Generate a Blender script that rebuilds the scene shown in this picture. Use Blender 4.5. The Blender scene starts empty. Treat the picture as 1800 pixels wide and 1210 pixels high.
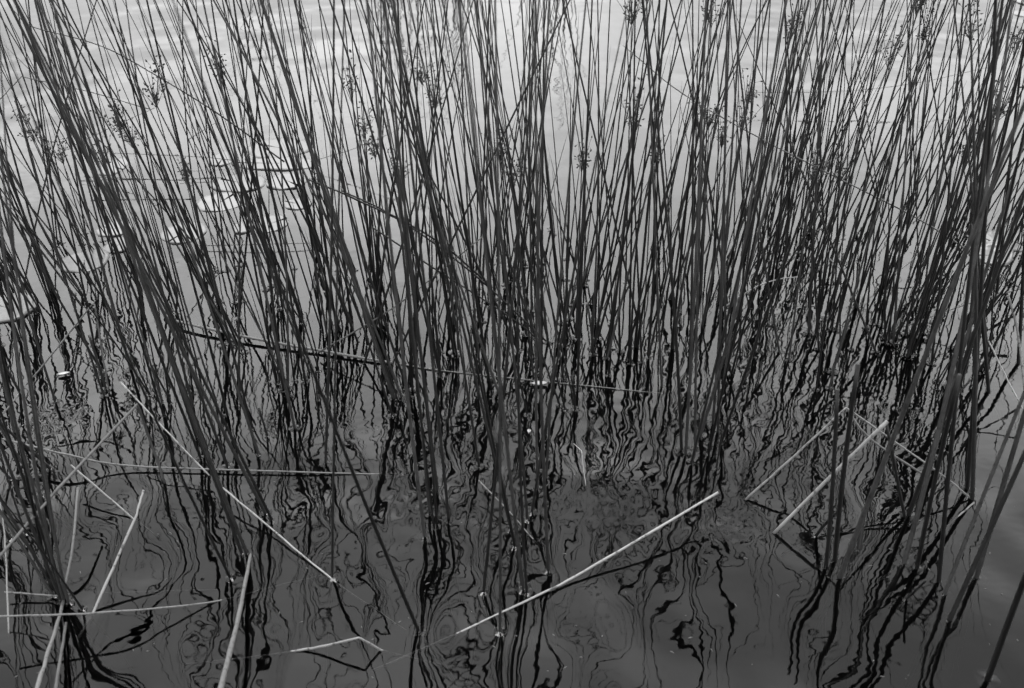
import bpy, math, random
import numpy as np
from mathutils import Vector, Matrix

random.seed(11)
R = math.radians
sc = bpy.context.scene
COL = sc.collection

# ------------------------------------------------------------------ camera
CAM_H, PITCH, FPX = 1.10, 32.0, 1576.0          # metres, degrees below horizon, focal length in photo pixels
cam_d = bpy.data.cameras.new('camera')
cam_d.sensor_width = 36.0
cam_d.lens = 36.0 * FPX / 1800.0
cam_d.clip_start, cam_d.clip_end = 0.02, 2000.0
cam_d.dof.use_dof = True
cam_d.dof.focus_distance = 1.95
cam_d.dof.aperture_fstop = 6.3
cam = bpy.data.objects.new('camera', cam_d)
COL.objects.link(cam)
cam.location = (0, 0, CAM_H)
cam.rotation_euler = (R(90 - PITCH), 0, 0)
sc.camera = cam

# ------------------------------------------------------------------ sky (black-and-white picture: the sky keeps only its luminance)
SUN_EL, SUN_AZ = 72.0, -12.0                     # sun high ahead of the view, veiled by cloud: the rushes stand against the light
CLOUD_EDGE = 0.12
DECK = [(0.0, .24), (.15, .28), (.23, .47), (.316, .76), (.42, .95), (.51, 1.0), (.56, 1.0), (.605, .70), (.65, .49), (.71, .41), (.84, .37)]     # sine of elevation, brightness
world = bpy.data.worlds.new('World')
sc.world = world
world.use_nodes = True
nt = world.node_tree
nt.nodes.clear()
sky = nt.nodes.new('ShaderNodeTexSky')
sky.sky_type = 'NISHITA'
sky.sun_disc = False
sky.sun_elevation = R(SUN_EL)
sky.sun_rotation = R(SUN_AZ)
sky.air_density, sky.dust_density, sky.ozone_density = 1.0, 2.5, 1.0
bw = nt.nodes.new('ShaderNodeRGBToBW')
tc = nt.nodes.new('ShaderNodeTexCoord')
mp = nt.nodes.new('ShaderNodeMapping')
mp.inputs['Scale'].default_value = (1.0, 1.0, 2.2)
nz = nt.nodes.new('ShaderNodeTexNoise')
nz.inputs['Scale'].default_value = 3.4
nz.inputs['Detail'].default_value = 6.0
nz.inputs['Roughness'].default_value = 0.56
mr = nt.nodes.new('ShaderNodeMapRange')
mr.inputs['From Min'].default_value, mr.inputs['From Max'].default_value = 0.3, 0.7
mr.inputs['To Min'].default_value, mr.inputs['To Max'].default_value = 0.84, 1.16
mul = nt.nodes.new('ShaderNodeMath'); mul.operation = 'MULTIPLY'
bg = nt.nodes.new('ShaderNodeBackground')
bg.inputs['Strength'].default_value = 0.15
wo = nt.nodes.new('ShaderNodeOutputWorld')
L = nt.links.new
L(sky.outputs[0], bw.inputs[0])
L(tc.outputs['Generated'], mp.inputs[0]); L(mp.outputs[0], nz.inputs['Vector'])
L(nz.outputs[0], mr.inputs[0])
L(mr.outputs[0], mul.inputs[1])
# bright hazy lower sky under a darker cloud deck, the same all the way round; the deck's edge is ragged
sep = nt.nodes.new('ShaderNodeSeparateXYZ'); L(tc.outputs['Generated'], sep.inputs[0])
edge = nt.nodes.new('ShaderNodeMath'); edge.operation = 'MULTIPLY_ADD'
L(nz.outputs[0], edge.inputs[0]); edge.inputs[1].default_value = CLOUD_EDGE; L(sep.outputs['Z'], edge.inputs[2])
ramp = nt.nodes.new('ShaderNodeValToRGB'); ramp.color_ramp.interpolation = 'B_SPLINE'
cr = ramp.color_ramp
while len(cr.elements) < len(DECK): cr.elements.new(0.5)
for e_, (z_, v_) in zip(cr.elements, DECK):
    e_.position = z_ + CLOUD_EDGE * 0.5; e_.color = (v_, v_, v_, 1)
L(edge.outputs[0], ramp.inputs[0])
deck = nt.nodes.new('ShaderNodeMath'); deck.operation = 'MULTIPLY'
cov = nt.nodes.new('ShaderNodeMath'); cov.operation = 'MULTIPLY_ADD'      # thin even cloud over the clear sky
cov.inputs[1].default_value, cov.inputs[2].default_value = 1.0, 0.5
L(bw.outputs[0], cov.inputs[0]); L(cov.outputs[0], deck.inputs[0]); L(ramp.outputs[0], deck.inputs[1]); L(deck.outputs[0], mul.inputs[0])
L(mul.outputs[0], bg.inputs['Color']); L(bg.outputs[0], wo.inputs[0])

sun_d = bpy.data.lights.new('sun', 'SUN')
sun_d.energy = 0.5
sun_d.angle = R(30)
sun = bpy.data.objects.new('sun', sun_d)
COL.objects.link(sun)
az, el = R(SUN_AZ), R(SUN_EL)
to_sun = Vector((math.sin(az) * math.cos(el), math.cos(az) * math.cos(el), math.sin(el)))
sun.rotation_euler = to_sun.to_track_quat('Z', 'Y').to_euler()

vs = sc.view_settings
vs.view_transform = 'Standard'
vs.look = 'None'
vs.exposure = 2.84
vs.gamma = 1.0
vs.use_curve_mapping = False
sc.cycles.max_bounces = 7
sc.cycles.diffuse_bounces = 2
sc.cycles.glossy_bounces = 4
sc.cycles.transmission_bounces = 5
sc.cycles.volume_bounces = 0
sc.cycles.use_denoising = True
sc.cycles.use_adaptive_sampling = False
sc.cycles.blur_glossy = 0.2

# ------------------------------------------------------------------ photo pixel -> place in the pond
SP, CP = math.sin(R(PITCH)), math.cos(R(PITCH))
def ray(px, py):
    a, b = (px - 900.0) / FPX, (605.0 - py) / FPX
    return Vector((a, CP + b * SP, -SP + b * CP))
def at_z(px, py, z=0.0):
    d = ray(px, py); t = (z - CAM_H) / d.z
    return Vector((d.x * t, d.y * t, z))
def at_y(px, py, y):
    d = ray(px, py); t = y / d.y
    return Vector((d.x * t, y, CAM_H + d.z * t))
def to_px(p):
    v = Vector((p[0], p[1], p[2] - CAM_H))
    depth = v.y * CP - v.z * SP
    return 900 + FPX * v.x / depth, 605 - FPX * (v.y * SP + v.z * CP) / depth, depth

# ------------------------------------------------------------------ materials
def new_mat(name):
    m = bpy.data.materials.new(name); m.use_nodes = True
    m.node_tree.nodes.clear()
    return m, m.node_tree.nodes, m.node_tree.links.new

def plant_mat(name, lo, hi, rough, streak=90.0, spec=0.35, spot=0.0, skew=1.0):
    """grey plant skin: long fibre streaks along the stem, blotches, a different tone for each stem"""
    m, n, l = new_mat(name)
    out = n.new('ShaderNodeOutputMaterial'); p = n.new('ShaderNodeBsdfPrincipled')
    uv = n.new('ShaderNodeTexCoord'); oi = n.new('ShaderNodeObjectInfo')
    map1 = n.new('ShaderNodeMapping'); map1.inputs['Scale'].default_value = (streak, streak, 4.0)
    t1 = n.new('ShaderNodeTexNoise'); t1.inputs['Scale'].default_value = 6.0; t1.inputs['Detail'].default_value = 3.0
    t2 = n.new('ShaderNodeTexNoise'); t2.inputs['Scale'].default_value = 22.0; t2.inputs['Detail'].default_value = 4.0
    l(uv.outputs['Object'], map1.inputs[0]); l(map1.outputs[0], t1.inputs['Vector']); l(uv.outputs['Object'], t2.inputs['Vector'])
    a = n.new('ShaderNodeMath'); a.operation = 'MULTIPLY'; l(t1.outputs[0], a.inputs[0]); a.inputs[1].default_value = 0.45
    b = n.new('ShaderNodeMath'); b.operation = 'MULTIPLY_ADD'; l(t2.outputs[0], b.inputs[0]); b.inputs[1].default_value = 0.45; l(a.outputs[0], b.inputs[2])
    c = n.new('ShaderNodeMath'); c.operation = 'MULTIPLY_ADD'; l(oi.outputs['Random'], c.inputs[0]); c.inputs[1].default_value = 0.6; l(b.outputs[0], c.inputs[2])
    r = n.new('ShaderNodeMapRange'); l(c.outputs[0], r.inputs[0])
    r.inputs['From Min'].default_value, r.inputs['From Max'].default_value = 0.3, 1.15
    r.clamp = True
    pw = n.new('ShaderNodeMath'); pw.operation = 'POWER'; l(r.outputs[0], pw.inputs[0]); pw.inputs[1].default_value = skew
    r2 = n.new('ShaderNodeMapRange'); l(pw.outputs[0], r2.inputs[0])
    r2.inputs['To Min'].default_value, r2.inputs['To Max'].default_value = lo, hi
    src = r2.outputs[0]
    if spot:
        v = n.new('ShaderNodeTexNoise'); v.inputs['Scale'].default_value = 130.0; v.inputs['Detail'].default_value = 2.0
        l(uv.outputs['Object'], v.inputs['Vector'])
        s = n.new('ShaderNodeMapRange'); l(v.outputs[0], s.inputs[0])
        s.inputs['From Min'].default_value, s.inputs['From Max'].default_value = 0.56, 0.68
        s.inputs['To Min'].default_value, s.inputs['To Max'].default_value = 1.0, 1.0 - spot
        mm = n.new('ShaderNodeMath'); mm.operation = 'MULTIPLY'; l(src, mm.inputs[0]); l(s.outputs[0], mm.inputs[1]); src = mm.outputs[0]
    l(src, p.inputs['Base Color'])
    p.inputs['Roughness'].default_value = rough
    p.inputs['Specular IOR Level'].default_value = spec
    bp = n.new('ShaderNodeBump'); bp.inputs['Strength'].default_value = 0.35; bp.inputs['Distance'].default_value = 0.0008
    l(t1.outputs[0], bp.inputs['Height']); l(bp.outputs[0], p.inputs['Normal'])
    l(p.outputs[0], out.inputs[0])
    return m

M_STEM = plant_mat('rush_skin', 0.004, 0.06, 0.42, spec=0.35, spot=0.5, skew=2.6)
M_HEAD = plant_mat('seed_head', 0.012, 0.05, 0.7)
M_DEAD = plant_mat('bleached_straw', 0.08, 0.25, 0.75, spot=0.65)
M_HALF = plant_mat('dull_dead_straw', 0.04, 0.13, 0.65, spot=0.4)
M_PAD = plant_mat('lily_pad_skin', 0.055, 0.12, 0.35, streak=12.0, spec=0.5, spot=0.2)
M_PETAL = plant_mat('white_petal', 0.28, 0.4, 0.6)

# --- water: dark and still; its ripples are modelled in the sheet itself, only the finest shiver is a bump
def water_mat():
    m, n, l = new_mat('pond_water')
    out = n.new('ShaderNodeOutputMaterial')
    geo = n.new('ShaderNodeNewGeometry')
    mp = n.new('ShaderNodeMapping'); mp.inputs['Scale'].default_value = (0.75, 1.25, 1)
    l(geo.outputs['Position'], mp.inputs[0])
    t = n.new('ShaderNodeTexNoise'); t.inputs['Scale'].default_value = 62.0; t.inputs['Detail'].default_value = 0.0
    l(mp.outputs[0], t.inputs['Vector'])
    bp = n.new('ShaderNodeBump'); bp.inputs['Strength'].default_value = 1.0; bp.inputs['Distance'].default_value = FINE
    l(t.outputs[0], bp.inputs['Height'])
    fr = n.new('ShaderNodeFresnel'); fr.inputs['IOR'].default_value = 1.333; l(bp.outputs[0], fr.inputs['Normal'])
    gl = n.new('ShaderNodeBsdfGlossy'); gl.inputs['Roughness'].default_value = 0.0; gl.inputs['Color'].default_value = (1, 1, 1, 1)
    l(bp.outputs[0], gl.inputs['Normal'])
    rf = n.new('ShaderNodeBsdfRefraction'); rf.inputs['Roughness'].default_value = 0.0; rf.inputs['IOR'].default_value = 1.333
    rf.inputs['Color'].default_value = (MURK, MURK, MURK, 1)
    l(bp.outputs[0], rf.inputs['Normal'])
    mx = n.new('ShaderNodeMixShader'); l(fr.outputs[0], mx.inputs[0]); l(rf.outputs[0], mx.inputs[1]); l(gl.outputs[0], mx.inputs[2])
    l(mx.outputs[0], out.inputs['Surface'])
    va = n.new('ShaderNodeVolumeAbsorption'); va.inputs['Color'].default_value = (0.5, 0.5, 0.5, 1); va.inputs['Density'].default_value = 7.0
    l(va.outputs[0], out.inputs['Volume'])
    return m
FINE, MURK = 0.00010, 0.33
SLOPE = (0.008, 0.012, 0.011, 0.008)          # rms slope of swell, undulation, ripple, fine ripple
M_WATER = water_mat()
def bed_mat():
    m, n, l = new_mat('pond_mud')
    out = n.new('ShaderNodeOutputMaterial'); p = n.new('ShaderNodeBsdfPrincipled')
    tc = n.new('ShaderNodeTexCoord'); t = n.new('ShaderNodeTexNoise'); t.inputs['Scale'].default_value = 7.0; t.inputs['Detail'].default_value = 5.0
    l(tc.outputs['Object'], t.inputs['Vector'])
    r = n.new('ShaderNodeMapRange'); l(t.outputs[0], r.inputs[0]); r.inputs['To Min'].default_value = 0.02; r.inputs['To Max'].default_value = 0.1
    l(r.outputs[0], p.inputs['Base Color']); p.inputs['Roughness'].default_value = 0.9
    l(p.outputs[0], out.inputs[0])
    return m
M_BED = bed_mat()

# ------------------------------------------------------------------ mesh helpers
def link(name, verts, faces, mat, parent=None, smooth=True):
    me = bpy.data.meshes.new(name)
    me.from_pydata(verts, [], faces)
    if smooth:
        me.polygons.foreach_set('use_smooth', [True] * len(me.polygons))
    me.materials.append(mat)
    me.update()
    o = bpy.data.objects.new(name, me)
    COL.objects.link(o)
    if parent: o.parent = parent
    return o
def tag(o, label=None, cat=None, group=None, kind=None):
    for k, v in (('label', label), ('category', cat), ('group', group), ('kind', kind)):
        if v: o[k] = v
    return o
def tube(V, F, pts, radii, sides=7, flat=1.0):
    """append a tapering tube along pts"""
    rings = []
    ref = Vector((0.31, 0.87, 0.38)).normalized()
    for i, p in enumerate(pts):
        a, b = pts[max(i - 1, 0)], pts[min(i + 1, len(pts) - 1)]
        t = (b - a)
        if t.length < 1e-9: t = Vector((0, 0, 1))
        t.normalize()
        u = t.cross(ref)
        if u.length < 0.05: u = t.cross(Vector((1, 0, 0)))
        u.normalize(); w = t.cross(u)
        ring = []
        for k in range(sides):
            q = 2 * math.pi * k / sides
            ring.append(len(V)); V.append(tuple(p + (u * math.cos(q) + w * (math.sin(q) * flat)) * radii[i]))
        rings.append(ring)
    for i in range(len(rings) - 1):
        for k in range(sides):
            k2 = (k + 1) % sides
            F.append((rings[i][k], rings[i][k2], rings[i + 1][k2], rings[i + 1][k]))
    F.append(tuple(reversed(rings[0]))); F.append(tuple(rings[-1]))

# ------------------------------------------------------------------ the setting: pond water and its bed
rng = np.random.default_rng(5)
NX, NY = 760, 780
vy = np.linspace(0, 1, NY)
Y1 = 0.25 + 6.6 * (0.36 * vy + 0.64 * vy ** 2.2)
U1 = np.linspace(-1, 1, NX)
U, Y = np.meshgrid(U1, Y1)
X = U * (1.0 + 0.68 * Y)
def spectrum(n, lam0, lam1, slope, stretch=1.0):
    """sum of sine ripples of wavelength lam0..lam1 with the given rms slope"""
    h = np.zeros_like(X)
    for _ in range(n):
        lam = math.exp(rng.uniform(math.log(lam0), math.log(lam1)))
        k = 2 * math.pi / lam
        th = rng.uniform(0, 2 * math.pi)
        h += (slope / k) * math.sqrt(2.0 / n) * 1.41 * np.sin(k * (math.cos(th) * X + stretch * math.sin(th) * Y) + rng.uniform(0, 6.28))
    return h
def patch(px, py, sx, sy):
    c = at_z(px, py)
    return np.exp(-((X - c.x) / sx) ** 2 - ((Y - c.y) / sy) ** 2)
far = 1.0 / (1.0 + np.exp((Y - 1.25) / 0.12))               # livelier water close to the bank
ruffle = np.clip(spectrum(10, 0.5, 1.2, 0.004) / 0.0006 * 0.25 + 0.55, 0.15, 1.2)
wild = np.clip(patch(760, 930, .26, .22) + patch(180, 900, .2, .16) + patch(940, 1110, .16, .12) + 0.8 * patch(1570, 1080, .2, .12), 0, 1.2)   # stirred water round the near feet
hz = spectrum(16, 0.35, 0.9, SLOPE[0]) + spectrum(26, 0.10, 0.30, SLOPE[1]) * (0.6 + 0.9 * far + 0.9 * wild)
hz += spectrum(30, 0.045, 0.09, SLOPE[2]) * (0.36 + 0.6 * far + 0.7 * wild) * ruffle + spectrum(30, 0.024, 0.045, SLOPE[3]) * ruffle * (0.75 - 0.35 * far)
RINGS = [(1405, 540, .0135, 0.10, .045), (1460, 538, .012, 0.07, .03), (1588, 722, .015, 0.10, .05), (1640, 722, .012, .06, .035), (95, 730, .014, 0.07, .07),
         (1270, 880, .016, 0.06, .06), (1325, 630, .012, .05, .04), (640, 760, .02, .05, .06), (770, 900, .03, .06, .08), (700, 560, .013, .03, .03), (300, 600, .015, .03, .04)]
for px, py, lam, sl, rad in RINGS:
    c = at_z(px, py)
    d = np.sqrt((X - c.x) ** 2 + (Y - c.y) ** 2)
    hz += sl * lam / 6.283 * np.cos(d * 6.283 / lam) * np.exp(-(d / rad) ** 2)
SWELLS = [(1050, 850, .0045, .085, .09), (1235, 935, .0020, .06, .05), (660, 790, .0016, .06, .06), (780, 905, .0018, .05, .05), (150, 890, .0018, .06, .06), (955, 1110, .0012, .04, .04)]
for px, py, amp, sx, sy in SWELLS:
    hz += amp * patch(px, py, sx, sy)
hz += spectrum(30, 0.018, 0.035, 0.05) * (patch(1060, 890, .09, .05) + 0.8 * patch(100, 745, .05, .06) + 0.7 * patch(1240, 930, .08, .05) + 0.5 * patch(760, 915, .07, .06))
edge = np.clip((1 - np.abs(U)) / 0.12, 0, 1) * np.clip((Y - 0.25) / 0.25, 0, 1) * np.clip((6.85 - Y) / 1.2, 0, 1)
hz *= edge * edge * (3 - 2 * edge)
def water_z(x, y):
    j = int(np.clip(np.searchsorted(Y1, y), 0, NY - 1))
    i = int(np.clip(round((x / (1.0 + 0.68 * Y1[j]) + 1) / 2 * (NX - 1)), 0, NX - 1))
    return float(hz[j, i])
verts = np.stack([X.ravel(), Y.ravel(), hz.ravel()], 1)
ii = np.arange(NX * NY).reshape(NY, NX)
quads = np.stack([ii[:-1, :-1].ravel(), ii[:-1, 1:].ravel(), ii[1:, 1:].ravel(), ii[1:, :-1].ravel()], 1)
W = 900.0
outer = np.array([(-W, -60, 0), (W, -60, 0), (W, 1500, 0), (-W, 1500, 0)], float)
o0 = len(verts)
verts = np.vstack([verts, outer])
c00, c10, c11, c01 = ii[0, 0], ii[0, -1], ii[-1, -1], ii[-1, 0]
quads = np.vstack([quads, [(o0, o0 + 1, c10, c00), (o0 + 1, o0 + 2, c11, c10), (o0 + 2, o0 + 3, c01, c11), (o0 + 3, o0, c00, c01)]])
me = bpy.data.meshes.new('water')
me.vertices.add(len(verts)); me.vertices.foreach_set('co', verts.astype(np.float32).ravel())
me.loops.add(len(quads) * 4); me.loops.foreach_set('vertex_index', quads.astype(np.int32).ravel())
me.polygons.add(len(quads)); me.polygons.foreach_set('loop_start', np.arange(0, len(quads) * 4, 4, dtype=np.int32))
me.polygons.foreach_set('use_smooth', np.ones(len(quads), dtype=bool))
me.materials.append(M_WATER)
me.update(calc_edges=True)
water = bpy.data.objects.new('water', me)
COL.objects.link(water)
tag(water, kind='structure')
# muddy bed: uneven near the bank, then flat out to the far side
nb = 40
V, F = [], []
for j in range(nb + 1):
    for i in range(nb + 1):
        inner = 0 < i < nb and 0 < j < nb
        V.append((-5 + 10 * i / nb, -1 + 9 * j / nb, -0.52 + ((0.04 * math.sin(i * 1.3 + j) + random.uniform(-0.04, 0.04)) if inner else 0)))
for j in range(nb):
    for i in range(nb):
        a = j * (nb + 1) + i
        F.append((a, a + 1, a + nb + 2, a + nb + 1))
k = len(V)
V += [(-W, -60, -.52), (W, -60, -.52), (W, 1500, -.52), (-W, 1500, -.52)]
c00, c10, c01, c11 = 0, nb, nb * (nb + 1), nb * (nb + 1) + nb
F += [(k, k + 1, c10, c00), (k + 1, k + 2, c11, c10), (k + 2, k + 3, c01, c11), (k + 3, k, c00, c01)]
tag(link('pond_bed', V, F, M_BED), kind='structure')

# ------------------------------------------------------------------ rush stems
MENISCI = []
STEMS = []                                   # dicts, sorted into individuals and the rest afterwards
def stem(base, direction, length, r, curve=(0, 0), head=None, blunt=False):
    STEMS.append(dict(blunt=blunt, b=Vector(base), d=Vector(direction).normalized(), L=length, r=r, c=curve, head=head))

def stem_path(s, n=13):
    pts, rad = [], []
    b, d, Lg, r, c = s['b'], s['d'], s['L'], s['r'], s['c']
    under = 0.30 / max(d.z, 0.3)
    pts.append(b - d * under); rad.append(r * 0.95)
    for i in range(n):
        t = i / (n - 1)
        p = b + d * (Lg * t)
        k = t * t * Lg
        p += Vector((c[0] * k, c[1] * k, -0.5 * (c[0] ** 2 + c[1] ** 2) * k))
        pts.append(p)
        if s.get('blunt'):
            rad.append(r * (1.0 - 0.15 * t)); continue
        rad.append(r * (1.0 - 0.78 * t ** 1.15) if t < 0.999 else r * 0.06)
    return pts, rad

def hero(bx, by, ux, uy, L=None, r=None, dy=0.0, curve=None):
    b = at_z(bx, by)
    p = at_y(ux, uy, b.y + dy)
    d = p - b
    Lg = d.length if L == 'tip' else (L or max(d.length * 1.15, random.uniform(0.85, 1.35)))
    stem(b, d, Lg, r or random.uniform(0.0036, 0.0048), curve or (random.gauss(0, 0.035), random.gauss(0, 0.04)), blunt=(L == 'tip'))

# foreground stems read off the photograph: base at the waterline, and a point higher up
H = [
 # right foreground
 (1452, 998, 1482, 690, 'tip'), (1467, 988, 1497, 640, 'tip'), (1475, 1018, 1700, 426, None), (1597, 906, 1745, 500, None),
 (1589, 990, 1690, 640, None), (1612, 998, 1676, 660, 'tip'), (1650, 1023, 1690, 560, None), (1660, 1045, 1800, 690, None), (1669, 1090, 1815, 770, None),
 (1716, 1016, 1790, 760, None), (1736, 1195, 1830, 930, None), (1709, 878, 1722, 560, None), (1700, 860, 1745, 300, None), (1510, 966, 1518, 905, 'tip'),
 (1738, 690, 1715, 395, 'tip'), (1667, 676, 1735, 365, None), (1752, 518, 1770, 330, None), (1790, 640, 1800, 470, None), (1700, 640, 1742, 100, None),
 (1640, 800, 1745, 430, None), (1655, 775, 1790, 380, None),
 # right of centre
 (1213, 675, 1222, 300, None), (1273, 668, 1330, 250, None), (1277, 630, 1262, 150, None), (1267, 780, 1420, 330, None), (1253, 746, 1290, 250, None), (1262, 760, 1270, 300, None),
 (1215, 815, 1300, 470, None), (1205, 800, 1235, 300, None), (1222, 790, 1222, 200, None), (1198, 790, 1180, 250, None), (1230, 770, 1400, 200, None), (1245, 800, 1330, 420, None),
 (1463, 653, 1496, 560, 'tip'), (1370, 620, 1345, 480, None),
 # centre
 (747, 943, 690, 520, None), (763, 926, 690, 360, 'tip'), (768, 920, 712, 150, None), (789, 913, 745, 480, None), (769, 863, 720, 480, None), (755, 900, 700, 300, None),
 (920, 1036, 868, 600, None), (918, 1030, 850, 420, None), (926, 1040, 885, 500, None), (964, 1003, 945, 640, None), (927, 913, 890, 420, None), (850, 1040, 905, 520, None), (879, 1110, 882, 560, None),
 (735, 1108, 560, 700, None), (905, 960, 800, 430, None), (898, 930, 770, 380, None), (935, 900, 1010, 420, None), (945, 860, 930, 350, None), (960, 840, 985, 420, None), (842, 820, 770, 330, None), (870, 800, 800, 350, None),
 (842, 633, 800, 200, None), (860, 670, 800, 300, None), (1015, 686, 1030, 250, None), (1163, 681, 1145, 250, None),
 # left foreground
 (405, 1016, 205, 620, None), (425, 973, 270, 560, None), (434, 973, 300, 640, None), (467, 903, 200, 393, None), (478, 915, 240, 420, None), (584, 1015, 588, 560, None),
 (107, 1053, -40, 700, None), (110, 1050, 0, 700, None), (104, 1046, 20, 650, None), (112, 1055, 30, 760, None), (98, 1040, -70, 760, None), (115, 1052, 45, 640, None), (95, 1050, -50, 820, None), (120, 1060, 60, 800, None), (90, 1035, -20, 560, None),
 (353, 806, 200, 420, None), (400, 820, 240, 400, None), (365, 790, 170, 300, None), (345, 770, 200, 330, None), (443, 756, 340, 330, None), (518, 753, 420, 300, None), (572, 815, 592, 300, None),
 (487, 670, 400, 250, None), (537, 670, 455, 220, None), (183, 696, 60, 350, None), (97, 706, -10, 380, None), (230, 650, 130, 300, None), (287, 730, 160, 330, None), (340, 716, 215, 250, None), (400, 730, 300, 330, None), (455, 800, 330, 420, None),
]
for bx, by, ux, uy, Lg in H:
    near = (by - 300) / 900.0
    hero(bx, by, ux, uy, Lg, r=random.uniform(0.0034, 0.0044) if bx > 1430 else random.uniform(0.0021, 0.0033), dy=random.gauss(0, 0.04))

# waterline feet counted along the middle of the bed: (x, y, stems at that foot)
FEET = [(712, 700, 2), (725, 690, 2), (793, 623, 2), (763, 558, 2), (930, 590, 2), (952, 603, 2), (983, 570, 1), (997, 608, 1), (1005, 595, 2), (1045, 596, 1), (1047, 568, 2), (1067, 633, 2),
 (1078, 616, 2), (1098, 638, 2), (1122, 611, 2), (1130, 633, 2), (1150, 623, 2), (1185, 611, 2), (1180, 530, 2), (1178, 475, 2), (987, 490, 2), (995, 458, 1),
 (1210, 488, 2), (1227, 513, 1), (1278, 483, 2), (1230, 573, 2), (1430, 588, 2), (1512, 543, 3), (1540, 570, 3), (1558, 603, 4), (1595, 625, 4), (1610, 583, 4), (1630, 503, 3), (1467, 580, 2), (1460, 560, 2), (1363, 466, 3),
 (1633, 638, 2), (90, 510, 3), (247, 513, 3), (310, 513, 3), (383, 533, 3), (420, 530, 2), (480, 508, 3), (530, 553, 3), (553, 450, 2), (592, 580, 2), (567, 435, 2), (640, 600, 2), (675, 570, 2),
 (690, 700, 3), (610, 560, 2), (655, 520, 3), (735, 520, 3), (800, 520, 3), (845, 560, 3), (880, 500, 2), (905, 620, 2)]
def lean_stem(b, mx, my, sd, Lg, r, head=None):
    d = Vector((random.gauss(mx, sd), random.gauss(my, sd), 1.0))
    stem(b, d, Lg, r, (random.gauss(0, 0.05), random.gauss(0, 0.05)), head)
def side(px):                                # the bed leans out a little at both ends
    return -0.11 if px < 640 else -0.05 if px < 1000 else 0.02
def rnd_len():
    return random.uniform(0.30, 0.72) if random.random() < 0.36 else random.uniform(0.75, 1.35)
for fx, fy, k in FEET:
    mx, my = side(fx) + random.gauss(-0.02, 0.07), random.gauss(0.0, 0.05)
    for _ in range(k + random.randint(0, 1)):
        b = at_z(fx + random.gauss(0, 6), fy + random.gauss(0, 3))
        lean_stem(b, mx, my, 0.08, rnd_len(), random.uniform(0.0017, 0.0033))
# the dense back rows, in loose clumps: (x0, x1, y0, y1, stems)
BACK = [(1340, 1660, 330, 500, 66), (1660, 1860, 290, 460, 28), (960, 1340, 370, 520, 38), (600, 960, 390, 560, 44), (60, 600, 400, 540, 44), (-200, 80, 440, 760, 32),
        (-40, 620, 500, 700, 62), (620, 1000, 560, 740, 30), (1000, 1330, 510, 650, 30), (1350, 1740, 480, 680, 44), (-60, 110, 740, 960, 20)]
for x0, x1, y0, y1, k in BACK:
    while k > 0:
        cx, cy = random.uniform(x0, x1), random.uniform(y0, y1)
        mx, my = side(cx) + random.gauss(-0.01, 0.11), random.gauss(0.0, 0.06)
        for _ in range(min(k, random.randint(1, 4))):
            b = at_z(cx + random.gauss(0, 14), cy + random.gauss(0, 6))
            lean_stem(b, mx, my, 0.10, rnd_len(), random.uniform(0.0014, 0.0029))
            k -= 1
# old broken stubs and thin young shoots between the feet
for _ in range(70):
    q = random.choice(STEMS)
    if random.random() < 0.5:
        lean_stem(q['b'] + Vector((random.gauss(0, .03), random.gauss(0, .03), 0)), side(to_px(q['b'])[0]), 0.0, 0.2, random.uniform(.03, .14), random.uniform(.0016, .003))
        STEMS[-1]['blunt'] = True
    else:
        lean_stem(q['b'] + Vector((random.gauss(0, .03), random.gauss(0, .03), 0)), side(to_px(q['b'])[0]), 0.0, 0.16, random.uniform(.2, .6), random.uniform(.0011, .0018))
# a few that lie over and cross the others
for bx, by, ux, uy in [(640, 640, 830, 60), (575, 590, 470, 0), (700, 620, 900, 200), (1540, 620, 1330, 100), (1000, 560, 1170, 90), (420, 560, 480, 0), (880, 700, 700, 200), (1120, 560, 1010, 80), (1450, 560, 1620, 60), (300, 560, 110, 200)]:
    hero(bx, by, ux, uy, None, r=0.0028)

# flowering stems: where each seed head hangs in the photograph
HEADS = [(390, 140), (275, 190), (212, 235), (235, 262), (112, 290), (60, 250), (620, 185), (640, 245), (660, 280), (742, 150), (765, 195), (880, 285), (1022, 305), (1112, 225), (1110, 45), (1250, 50),
         (1312, 185), (1388, 75), (1302, 235), (1246, 225), (1268, 262), (1425, 335), (1475, 325), (1620, 75), (1705, 75), (1782, 105), (1752, 215), (1692, 285), (1610, 30), (330, 330), (900, 330), (1560, 120), (1150, 290), (700, 330), (185, 300)]
for hx, hy in HEADS:
    by = random.uniform(450, 620)
    y = at_z(hx, by).y
    p = at_y(hx, hy, y)
    lean = random.gauss(-0.04, 0.07)
    b = Vector((p.x - lean * p.z, y + random.gauss(0, 0.03), 0))
    d = p - b
    stem(b, d, d.length * random.uniform(1.12, 1.5), random.uniform(0.0022, 0.003), (0, 0), head=d.length)

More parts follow.
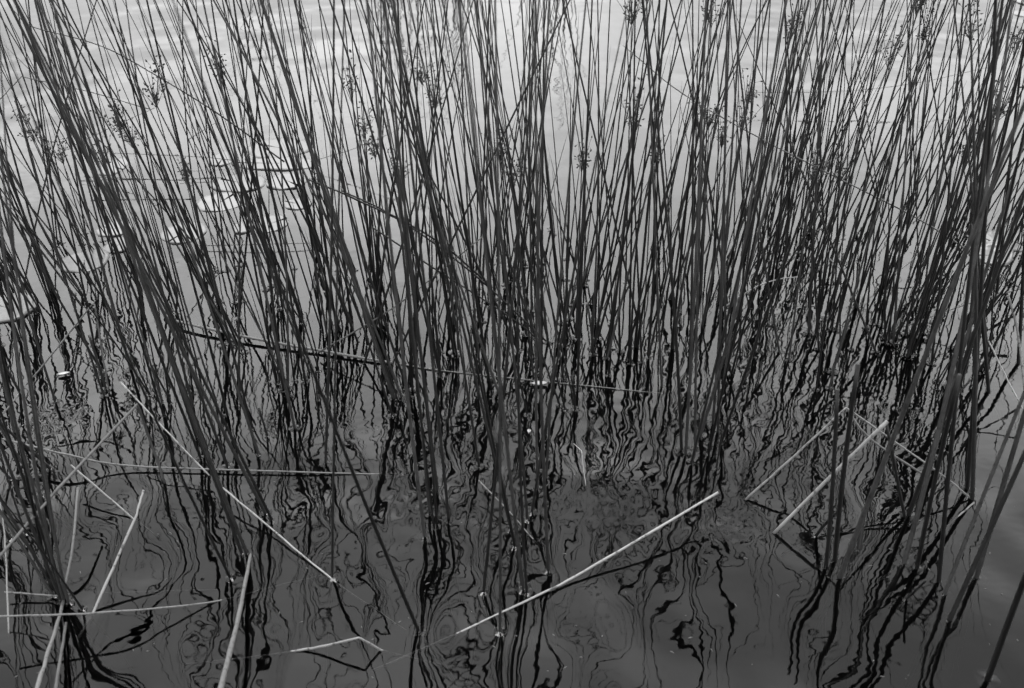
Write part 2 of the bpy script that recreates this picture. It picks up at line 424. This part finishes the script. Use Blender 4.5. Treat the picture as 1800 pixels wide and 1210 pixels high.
def panicle(V, F, o, axis):
    """side-borne tuft of thin rays carrying small pointed spikelets"""
    for _ in range(random.randint(8, 13)):
        out = Vector((random.gauss(0, 0.30), random.gauss(0, 0.30), random.uniform(0.3, 1.1)))
        out = (out + axis * 0.4).normalized()
        ln = random.uniform(0.015, 0.085) * random.choice([1, 1, 1.35])
        e = o + out * ln
        mid = o + out * ln * 0.5 + Vector((0, 0, 0.004))
        tube(V, F, [o, mid, e], [0.0008, 0.0006, 0.0005], 3)
        for q in range(random.randint(4, 7)):
            f = random.uniform(0.35, 1.0) if q else 1.0
            c = o + out * (ln * f)
            dv = Vector((random.gauss(0, 1), random.gauss(0, 1), random.gauss(0.4, 0.8))).normalized()
            c2 = c + dv * random.uniform(0.003, 0.013)
            tube(V, F, [c, c2], [0.0004, 0.0004], 3)
            sl, sr = random.uniform(0.0042, 0.0075), random.uniform(0.0017, 0.0026)
            u = dv.orthogonal().normalized(); w = dv.cross(u); b0 = len(V)
            V.extend([tuple(c2 - dv * sl * 0.3)] + [tuple(c2 + dv * sl * 0.3 + (u * math.cos(a) + w * math.sin(a)) * sr) for a in (0, 1.571, 3.142, 4.712)] + [tuple(c2 + dv * sl)])
            for a in range(4):
                a2 = (a + 1) % 4
                F.append((b0, b0 + 1 + a2, b0 + 1 + a)); F.append((b0 + 5, b0 + 1 + a, b0 + 1 + a2))

# ---- labels: which foot, where
def ordinal(i):
    names = ['first', 'second', 'third', 'fourth', 'fifth', 'sixth', 'seventh', 'eighth', 'ninth', 'tenth', 'eleventh', 'twelfth', 'thirteenth', 'fourteenth', 'fifteenth', 'sixteenth', 'seventeenth', 'eighteenth', 'nineteenth', 'twentieth']
    if i < 20: return names[i]
    n = i + 1
    return '%d%s' % (n, {1: 'st', 2: 'nd', 3: 'rd'}.get(n % 10, 'th'))
ROWS = [(465, 'rooted farthest back'), (545, 'rooted behind the middle'), (650, 'rooted midway'), (830, 'rooted nearer than midway'), (9999, 'rooted in the foreground')]
COLS = [(150, 'left edge'), (420, 'left part'), (680, 'centre left'), (930, 'dead centre'), (1180, 'centre right'), (1430, 'right part'), (1640, 'far right part'), (9999, 'right edge')]
for s in STEMS:
    x, y, dep = to_px(s['b'])
    s['px'], s['py'], s['size'] = x, y, s['L'] * s['r'] / dep
    e = s['b'] + s['d'] * 0.2
    ex, ey, _ = to_px(e)
    s['tilt'] = math.degrees(math.atan2(ex - x, y - ey))
    s['row'] = next(nm for lim, nm in ROWS if y < lim)
    s['col'] = next(nm for lim, nm in COLS if x < lim)
cells = {}
order = sorted(STEMS, key=lambda s: -(s['size'] + (1 if s['head'] else 0)))
MAIN, REST = order[:300], order[300:]
for s in MAIN:
    cells.setdefault((s['row'], s['col']), []).append(s)
for (row, col), lst in cells.items():
    lst.sort(key=lambda s: s['px'])
    for i, s in enumerate(lst):
        lean = 'leaning left' if s['tilt'] < -6 else 'leaning right' if s['tilt'] > 6 else 'standing upright'
        what = 'flowering rush stem' if s['head'] else 'dark rush stem'
        s['label'] = '%s %s, %s from left, %s, %s' % (what, lean, ordinal(i), row, col)
def build_stem(s):
    V, F = [], []
    pts, rad = stem_path(s)
    loc = s['b']
    tube(V, F, [p - loc for p in pts], rad, 8 if s['py'] > 640 else 6)
    o = link('rush_stem', V, F, M_STEM)
    o.location = loc
    tag(o, s['label'], 'rush', 'rush stems standing in the pond')
    if s['head']:
        V, F = [], []
        panicle(V, F, s['d'] * s['head'], s['d'])
        link('seed_head', V, F, M_HEAD, o, smooth=False)
for s in MAIN: build_stem(s)
V, F = [], []
for s in REST:
    pts, rad = stem_path(s, 9)
    tube(V, F, pts, rad, 6)
tag(link('background_rushes', V, F, M_STEM), 'thin dark rush stems filling the gaps between the larger ones', 'rushes', kind='stuff')
# a farther tuft beyond the top of the picture; the photograph shows its wavering reflection
V, F = [], []
for k in range(56):
    cx = random.choice([-1.62, -1.5, -0.88, -0.8, -0.72, -0.65, -0.5, -0.42, -0.36, 0.2, 0.34])
    s = dict(b=Vector((cx + random.gauss(0, 0.05), random.uniform(6.1, 6.6), 0)), d=Vector((random.gauss(-0.05, 0.13), random.gauss(0, 0.1), 1)).normalized(), L=random.uniform(0.55, 1.15), r=0.0036, c=(random.gauss(0, 0.1), random.gauss(0, 0.1)))
    pts, rad = stem_path(s, 8)
    tube(V, F, pts, rad, 5)
tag(link('far_rushes', V, F, M_STEM), 'distant tuft of rushes seen as wavering reflections at the top', 'rushes', kind='stuff')

# the water clings to each stem: a small raised cuff
V, F = [], []
for s in STEMS:
    if s['py'] < 400: continue
    b, r, d = s['b'], s['r'], s['d']
    prof = [(0.9, 0.0014), (1.5, 0.0008), (2.3, 0.00038), (3.2, 0.0001), (4.2, -0.0003)]
    base = len(V); n = 12
    for f, z in prof:
        for k in range(n):
            a = 2 * math.pi * k / n
            V.append((b.x + d.x * z + math.cos(a) * r * f, b.y + d.y * z + math.sin(a) * r * f, z))
    for i in range(len(prof) - 1):
        for k in range(n):
            k2 = (k + 1) % n
            F.append((base + i * n + k, base + (i + 1) * n + k, base + (i + 1) * n + k2, base + i * n + k2))
tag(link('meniscus', V, F, M_WATER, water), kind='stuff')

# ------------------------------------------------------------------ fallen and broken stalks
def smooth_pts(P, sub=5, sharp=()):
    """Catmull-Rom through P, keeping a crease at the indices in sharp"""
    out = []
    for i in range(len(P) - 1):
        p1, p2 = P[i], P[i + 1]
        p0 = P[i - 1] if i > 0 and i not in sharp else p1 * 2 - p2
        p3 = P[i + 2] if i + 2 < len(P) and (i + 1) not in sharp else p2 * 2 - p1
        for k in range(sub):
            t = k / sub
            out.append(0.5 * ((2 * p1) + (p2 - p0) * t + (2 * p0 - 5 * p1 + 4 * p2 - p3) * t * t + (3 * p1 - p0 - 3 * p2 + p3) * t ** 3))
    out.append(P[-1].copy())
    return out
def stalk(label, pts, mat, r0, r1, sharp=(), plane=None, wob=0.00035):
    P = []
    for q in pts:
        P.append(at_y(q[0], q[1], plane if len(q) == 2 else q[2]) if plane else at_z(*q))
    S_ = smooth_pts(P, 6, sharp)
    S_ = [p + Vector((random.gauss(0, wob), random.gauss(0, wob), random.gauss(0, wob * 0.5))) * (0 if i in (0, len(S_) - 1) else 1) for i, p in enumerate(S_)]
    g = random.uniform(0, 6.28)
    rad = [0.68 * (r0 + (r1 - r0) * i / (len(S_) - 1)) * (1 + 0.08 * math.sin(i * 1.9 + g)) for i in range(len(S_))]
    loc = S_[0].copy()
    V, F = [], []
    tube(V, F, [p - loc for p in S_], rad, 7, flat=0.85)
    o = link('dead_stalk', V, F, mat)
    o.location = loc
    return tag(o, label, 'stalk', 'fallen and broken stalks')
D, Hf, G = M_DEAD, M_HALF, M_STEM
stalk('long pale stalk floating across the middle, thickest at its left end', [(296, 562, .012), (450, 596, .010), (640, 630, .006), (690, 638, .005)], D, .0058, .0046)
stalk('thin pale stalk floating end to end with the long middle one, nearer centre', [(705, 640, .002), (770, 651, .002), (930, 668, .002), (1165, 692, .001)], D, .0028, .0014)
stalk('long straight stalk lying low at left, dark end left, pale end right', [(5, 772, .05), (120, 800, .035), (230, 819, .01), (500, 829, .004), (735, 836, -0.002)], Hf, .0036, .0022)
stalk('bright thin slanting stalk, upper of the two in line at left', [(212, 672, .12), (290, 755, .07), (368, 836, .02)], D, .0026, .0024)
stalk('bright slanting stalk running down into the water at lower left', [(392, 858, .03), (480, 932, .012), (590, 1024, -0.001), (715, 1118, -0.036)], D, .0028, .0022)
stalk('short pale stalk slanting right beside the left tangle', [(125, 818, .05), (235, 912, .0), (284, 954, -0.023)], D, .0028, .002)
stalk('pale bent stalk with crooked top at lower left', [(252, 862, .10), (240, 905, .085), (165, 1075, .0), (140, 1128, -0.018)], D, .0028, .0042, sharp=(1,))
stalk('thick dull stalk rising out of the water toward the bottom edge', [(470, 855, -0.027), (442, 970, -0.002), (420, 1080, .035), (386, 1220, .10)], Hf, .003, .0062)
stalk('pale upright stalk above the tangle at lower left', [(137, 858, .07), (128, 960, .04), (110, 1052, .0)], Hf, .0035, .004)
stalk('pale stalk leaving the bottom edge, left of two', [(112, 1056, .0), (90, 1130, .04), (62, 1220, .10)], Hf, .0035, .0045)
stalk('pale stalk leaving the bottom edge, right of two', [(116, 1095, .0), (106, 1160, .03), (96, 1220, .06)], Hf, .003, .0038)
stalk('thin pale stalk down the left edge', [(-5, 860, .16), (8, 940, .11), (16, 1130, -0.013)], D, .0018, .0022)
stalk('long dull stalk lying level from the left edge near the bottom', [(-10, 1084, .06), (180, 1077, .045), (362, 1060, .004), (480, 1037, -0.016), (570, 1020, -0.036)], Hf, .0026, .0022)
stalk('short bright stalk awash at left edge', [(8, 1041, .012), (112, 1049, .005)], D, .0022, .0026)
stalk('faint drowned stalk under the water right of the left tangle', [(185, 1046, -0.013), (385, 1042, -0.020)], D, .0022, .002)
stalk('bright snapped stalk kinked above the water at bottom', [(330, 1180, -0.041), (480, 1152, -0.007), (560, 1138, .01), (631, 1121, .04), (690, 1152, -0.013), (775, 1180, -0.045)], D, .003, .003, sharp=(3,))
stalk('longest pale stalk lying across the bottom centre, tip raised right', [(655, 1184, -0.02), (735, 1146, -0.008), (960, 1040, .003), (1060, 985, .018), (1262, 866, .055)], D, .0026, .0038)
stalk('pale stalk folded into a peak at right', [(1310, 879, .0), (1400, 798, .07), (1487, 717, .15), (1570, 775, .10), (1660, 838, .045), (1708, 878, .0)], D, .0034, .0026, sharp=(2,))
stalk('dull stalk hanging from the folded peak at right', [(1489, 719, .145), (1530, 772, .11), (1628, 838, .06)], Hf, .003, .0035)
b13 = at_z(1590, 909); t13 = at_y(1558, 745, b13.y)
V13 = [(1590, 912, -0.009), (1590, 909, 0), (1558, 745, t13.z)]
stalk('short dark stub carrying a snapped pale top, right foreground', V13, G, .0042, .004)
stalk('thick pale snapped top lying from the dark stub to the water', [(1560, 741, t13.z + .004), (1460, 838, t13.z * .5), (1360, 938, .0)], D, .0052, .0042)
stalk('drowned pale stalk slanting left in the right foreground', [(1712, 884, .003), (1660, 930, -0.005), (1535, 1036, -0.027)], D, .0028, .0026)
stalk('short thin pale stalk slanting among the centre stems', [(842, 845, .03), (900, 905, .015), (952, 966, -0.009)], D, .002, .0015)
stalk('white thread standing on the water right of centre', [(1008, 780, .062), (1022, 792, .06), (1030, 858, .0)], M_PETAL, .0007, .0009, sharp=(1,), wob=.0003)
stalk('pale curved stalk arching over the water, right of centre', [(1270, 542, .0), (1325, 507, .05), (1365, 492, .07), (1402, 487, .08)], D, .003, .002)
stalk('small pale broken stalk among the right stems', [(1453, 450, .04), (1478, 475, .02), (1492, 494, .0)], D, .003, .0025)
stalk('pale stalk leaning in the dense right clump', [(1545, 502, .0), (1600, 460, .04), (1632, 424, .07)], D, .003, .003)
stalk('tiny pale stalk lying at the ripple ring', [(1462, 566, .01), (1494, 578, .008)], D, .0022, .0014)
stalk('long thin stalk sloping across the right clump to the edge', [(1095, 80), (1200, 165), (1330, 240), (1450, 302), (1640, 400), (1800, 512)], Hf, .0014, .0034, plane=1.95)
stalk('long thin stalk sloping across the upper left', [(20, 15), (60, 48), (180, 82), (300, 148), (400, 212), (500, 285)], G, .0012, .003, plane=1.9)
stalk('thin kinked stalk at upper left edge', [(0, 175), (38, 135), (150, 160), (262, 192)], G, .0012, .0016, sharp=(1,), plane=1.9)
stalk('dull stalk bent to a point at left, near the waterline', [(-5, 740, .05), (100, 612, .12), (166, 531, .2), (178, 610, .1), (192, 690, .0)], Hf, .0028, .0026, sharp=(2,))
stalk('dark stalk bent to a point above the long left stalk', [(-10, 990, .16), (100, 862, .18), (241, 711, .2), (262, 770, .1), (290, 850, .0)], Hf, .0036, .0036, sharp=(2,))
stalk('dark bent stalk lying over the centre clump, topmost', [(540, 315), (620, 348), (760, 418), (860, 500)], G, .003, .004, plane=1.78)
stalk('dark stalk lying over the centre clump, second down', [(600, 335), (700, 385), (830, 480), (960, 600)], G, .0028, .0036, plane=1.72)
stalk('dark stalk lying over the centre clump, third down', [(655, 400), (760, 470), (900, 560), (955, 605)], G, .0026, .003, plane=1.7)
stalk('dull stalk crossing the centre clump up to the right', [(560, 620), (700, 535), (850, 415)], Hf, .0028, .0022, plane=1.7)
stalk('pale tipped stalk slanting in from the right edge', [(1810, 503, .1), (1700, 535, .06), (1572, 580, .0)], Hf, .0036, .0018)
stalk('pale thin stalk slanting down at right edge', [(1738, 600, .12), (1772, 670, .07), (1806, 735, .03)], D, .0026, .0026)
stalk('pale upright stalk at right edge below the lily pads', [(1772, 520, .2), (1788, 580, .13), (1802, 690, .02)], D, .0036, .0036)
stalk('thin level stalk over the left lily pads, topmost', [(128, 267, .05), (330, 275, .04), (420, 283, .03)], G, .0016, .002)
stalk('thin level stalk over the left lily pads, second down', [(148, 311, .04), (330, 318, .03)], G, .0018, .002)
stalk('thin pale level stalk lying on the left lily pads', [(312, 302, .02), (450, 297, .02), (566, 297, .02)], D, .0012, .0012)
stalk('thin dark stalk lying level below the left lily pads', [(355, 432, .01), (450, 430, .012), (562, 427, .01)], G, .002, .0016)
stalk('thin stalk bent like a roof behind the left lily pads', [(330, 246, .1), (378, 217, .15), (394, 250, .05)], Hf, .0018, .0016, sharp=(1,))
stalk('thin crooked stalk at upper left behind the stems', [(122, 260, .06), (200, 222, .12), (272, 190, .18)], Hf, .0016, .0014)
stalk('thin crooked stalk sloping behind the centre left seed heads', [(545, 285, .02), (640, 255, .08), (745, 205, .16)], Hf, .0016, .0016)
stalk('thin level stalk behind the right stems', [(1310, 163, .06), (1470, 161, .06), (1600, 148, .08), (1740, 118, .1)], G, .0014, .0014)

# ------------------------------------------------------------------ lily pads and petals
def lily_pad(label, x0, x1, y0, y1, z=0.004, notch=None, curl=0.0):
    c = at_z((x0 + x1) / 2, (y0 + y1) / 2)
    rx = (at_z(x1, (y0 + y1) / 2) - at_z(x0, (y0 + y1) / 2)).length / 2
    ry = (at_z((x0 + x1) / 2, y0) - at_z((x0 + x1) / 2, y1)).length / 2
    notch = random.uniform(0, 6.28) if notch is None else notch
    n, V, F = 40, [], []
    ph = [random.uniform(0, 6.28) for _ in range(3)]
    th = 0.0012
    for side in (1, -1):
        for f in (0.0, 0.5, 0.85, 1.0):
            for k in range(n):
                a = notch + 0.10 + (2 * math.pi - 0.20) * k / (n - 1)
                w = 1 + 0.04 * math.sin(3 * a + ph[0]) + 0.025 * math.sin(7 * a + ph[1])
                g = f if f > 0 else 0.03
                zz = 0.0012 * math.sin(4 * a + ph[2]) * f + curl * f ** 6 * max(0, math.sin(a + ph[1]))
                V.append((math.cos(a) * rx * g * w, math.sin(a) * ry * g * w, zz + (th if side > 0 else -0.004)))
    for i in range(3):
        for k in range(n - 1):
            a = i * n + k
            F.append((a, a + n, a + n + 1, a + 1))
            b = a + 4 * n
            F.append((b, b + 1, b + n + 1, b + n))
    for k in range(n - 1):
        F.append((3 * n + k, 7 * n + k, 7 * n + k + 1, 3 * n + k + 1))
    o = link('lily_pad', V, F, M_PAD)
    o.location = (c.x, c.y, z + max(water_z(c.x + a * rx, c.y + b * ry) for a in (-.7, 0, .7) for b in (-.7, 0, .7)))
    return tag(o, label, 'lily pad', 'floating lily pads')
PADS = [('farthest large pale lily pad in the left group', 433, 549, 243, 279), ('small pale lily pad behind the level stalk, left group', 368, 415, 268, 293), ('wide pale lily pad just under the farthest one, left group', 412, 566, 279, 300),
 ('lone pale lily pad far left, behind the seed heads', 178, 222, 279, 308), ('broad pale lily pad mid left group', 372, 468, 307, 338), ('pale lily pad right of the broad one, left group', 470, 538, 306, 334), ('pale lily pad below the broad one, left group', 346, 432, 340, 372),
 ('rightmost nearer pale lily pad of the left group', 498, 548, 349, 368), ('small bright lily pad with dark reflection under it, left', 412, 446, 388, 412), ('bright lily pad right of the small one, left', 450, 506, 379, 409), ('pale lily pad among stems, upper of the far left pair', 172, 232, 391, 415),
 ('round bright lily pad, lower of the far left pair', 184, 232, 419, 445), ('nearest large oval lily pad at left', 107, 190, 441, 479), ('dull lily pad half hidden behind left stems', 284, 362, 393, 428), ('dull lily pad cut by the left edge', -40, 62, 520, 566),
 ('large grey lily pad at the right edge', 1738, 1812, 405, 441), ('torn grey lily pad beside the large right one', 1700, 1742, 402, 432), ('curled bright lily pad in front of the right pair', 1708, 1775, 437, 466),
 ('dark lily pad in the top right corner', 1785, 1840, -6, 12), ('small lily pad under the top right corner one', 1783, 1830, 20, 32)]
for i, (lab, x0, x1, y0, y1) in enumerate(PADS):
    lily_pad(lab, x0, x1, y0, y1, z=0.0002 + 0.0007 * (i % 3), curl=0.03 if 'curled' in lab else 0.0)
def petal(label, px, py, ln, wd, rot):
    V, F = [], []
    n = 8
    for i in range(n + 1):
        t = i / n; w = wd * math.sin(math.pi * min(max(t * 0.94 + 0.03, 0), 1)) ** 0.8
        for j, s in enumerate((-1, 0, 1)):
            V.append((ln * (t - .5), s * w, 0.0035 + (0.004 if s else 0.0)))
    for i in range(n):
        for j in range(2):
            a = i * 3 + j
            F.append((a, a + 3, a + 4, a + 1))
    m = len(V)
    V += [(x, y, z - 0.0015) for x, y, z in V]
    F += [tuple(m + q for q in reversed(f)) for f in F]
    o = link('floating_petal', V, F, M_PETAL)
    o.location = at_z(px, py, 0.0); o.rotation_euler = (0, 0, rot)
    return tag(o, label, 'petal', 'white petals on the water')
petal('white petal floating under the thin stalk at centre', 948, 678, .034, .007, 0.05)
petal('small white petal floating at left between stems', 113, 661, .026, .005, 0.35)
petal('tiny white petal at the foot of the centre stems', 930, 762, .010, .004, 1.3)

# ------------------------------------------------------------------ specks drifting on the water
V, F = [], []
for k in range(650):
    px, py = random.uniform(0, 1800), random.uniform(420, 1200)
    if random.random() < 0.6:
        q = random.choice(STEMS); px, py = q['px'] + random.gauss(0, 16), q['py'] + random.gauss(0, 8)
    c = at_z(px, py, 0.0)
    c.z = water_z(c.x, c.y) + 0.0003
    a, ln, w = random.uniform(0, 6.28), random.uniform(0.001, 0.004), random.uniform(0.0005, 0.0011)
    d, e = Vector((math.cos(a), math.sin(a), 0)), Vector((-math.sin(a), math.cos(a), 0))
    tube(V, F, [c - d * ln, c, c + d * ln], [w * 0.4, w, w * 0.4], 4)
tag(link('floating_specks', V, F, M_HALF), 'tiny bits of straw and seed drifting between the stems', 'debris', kind='stuff')
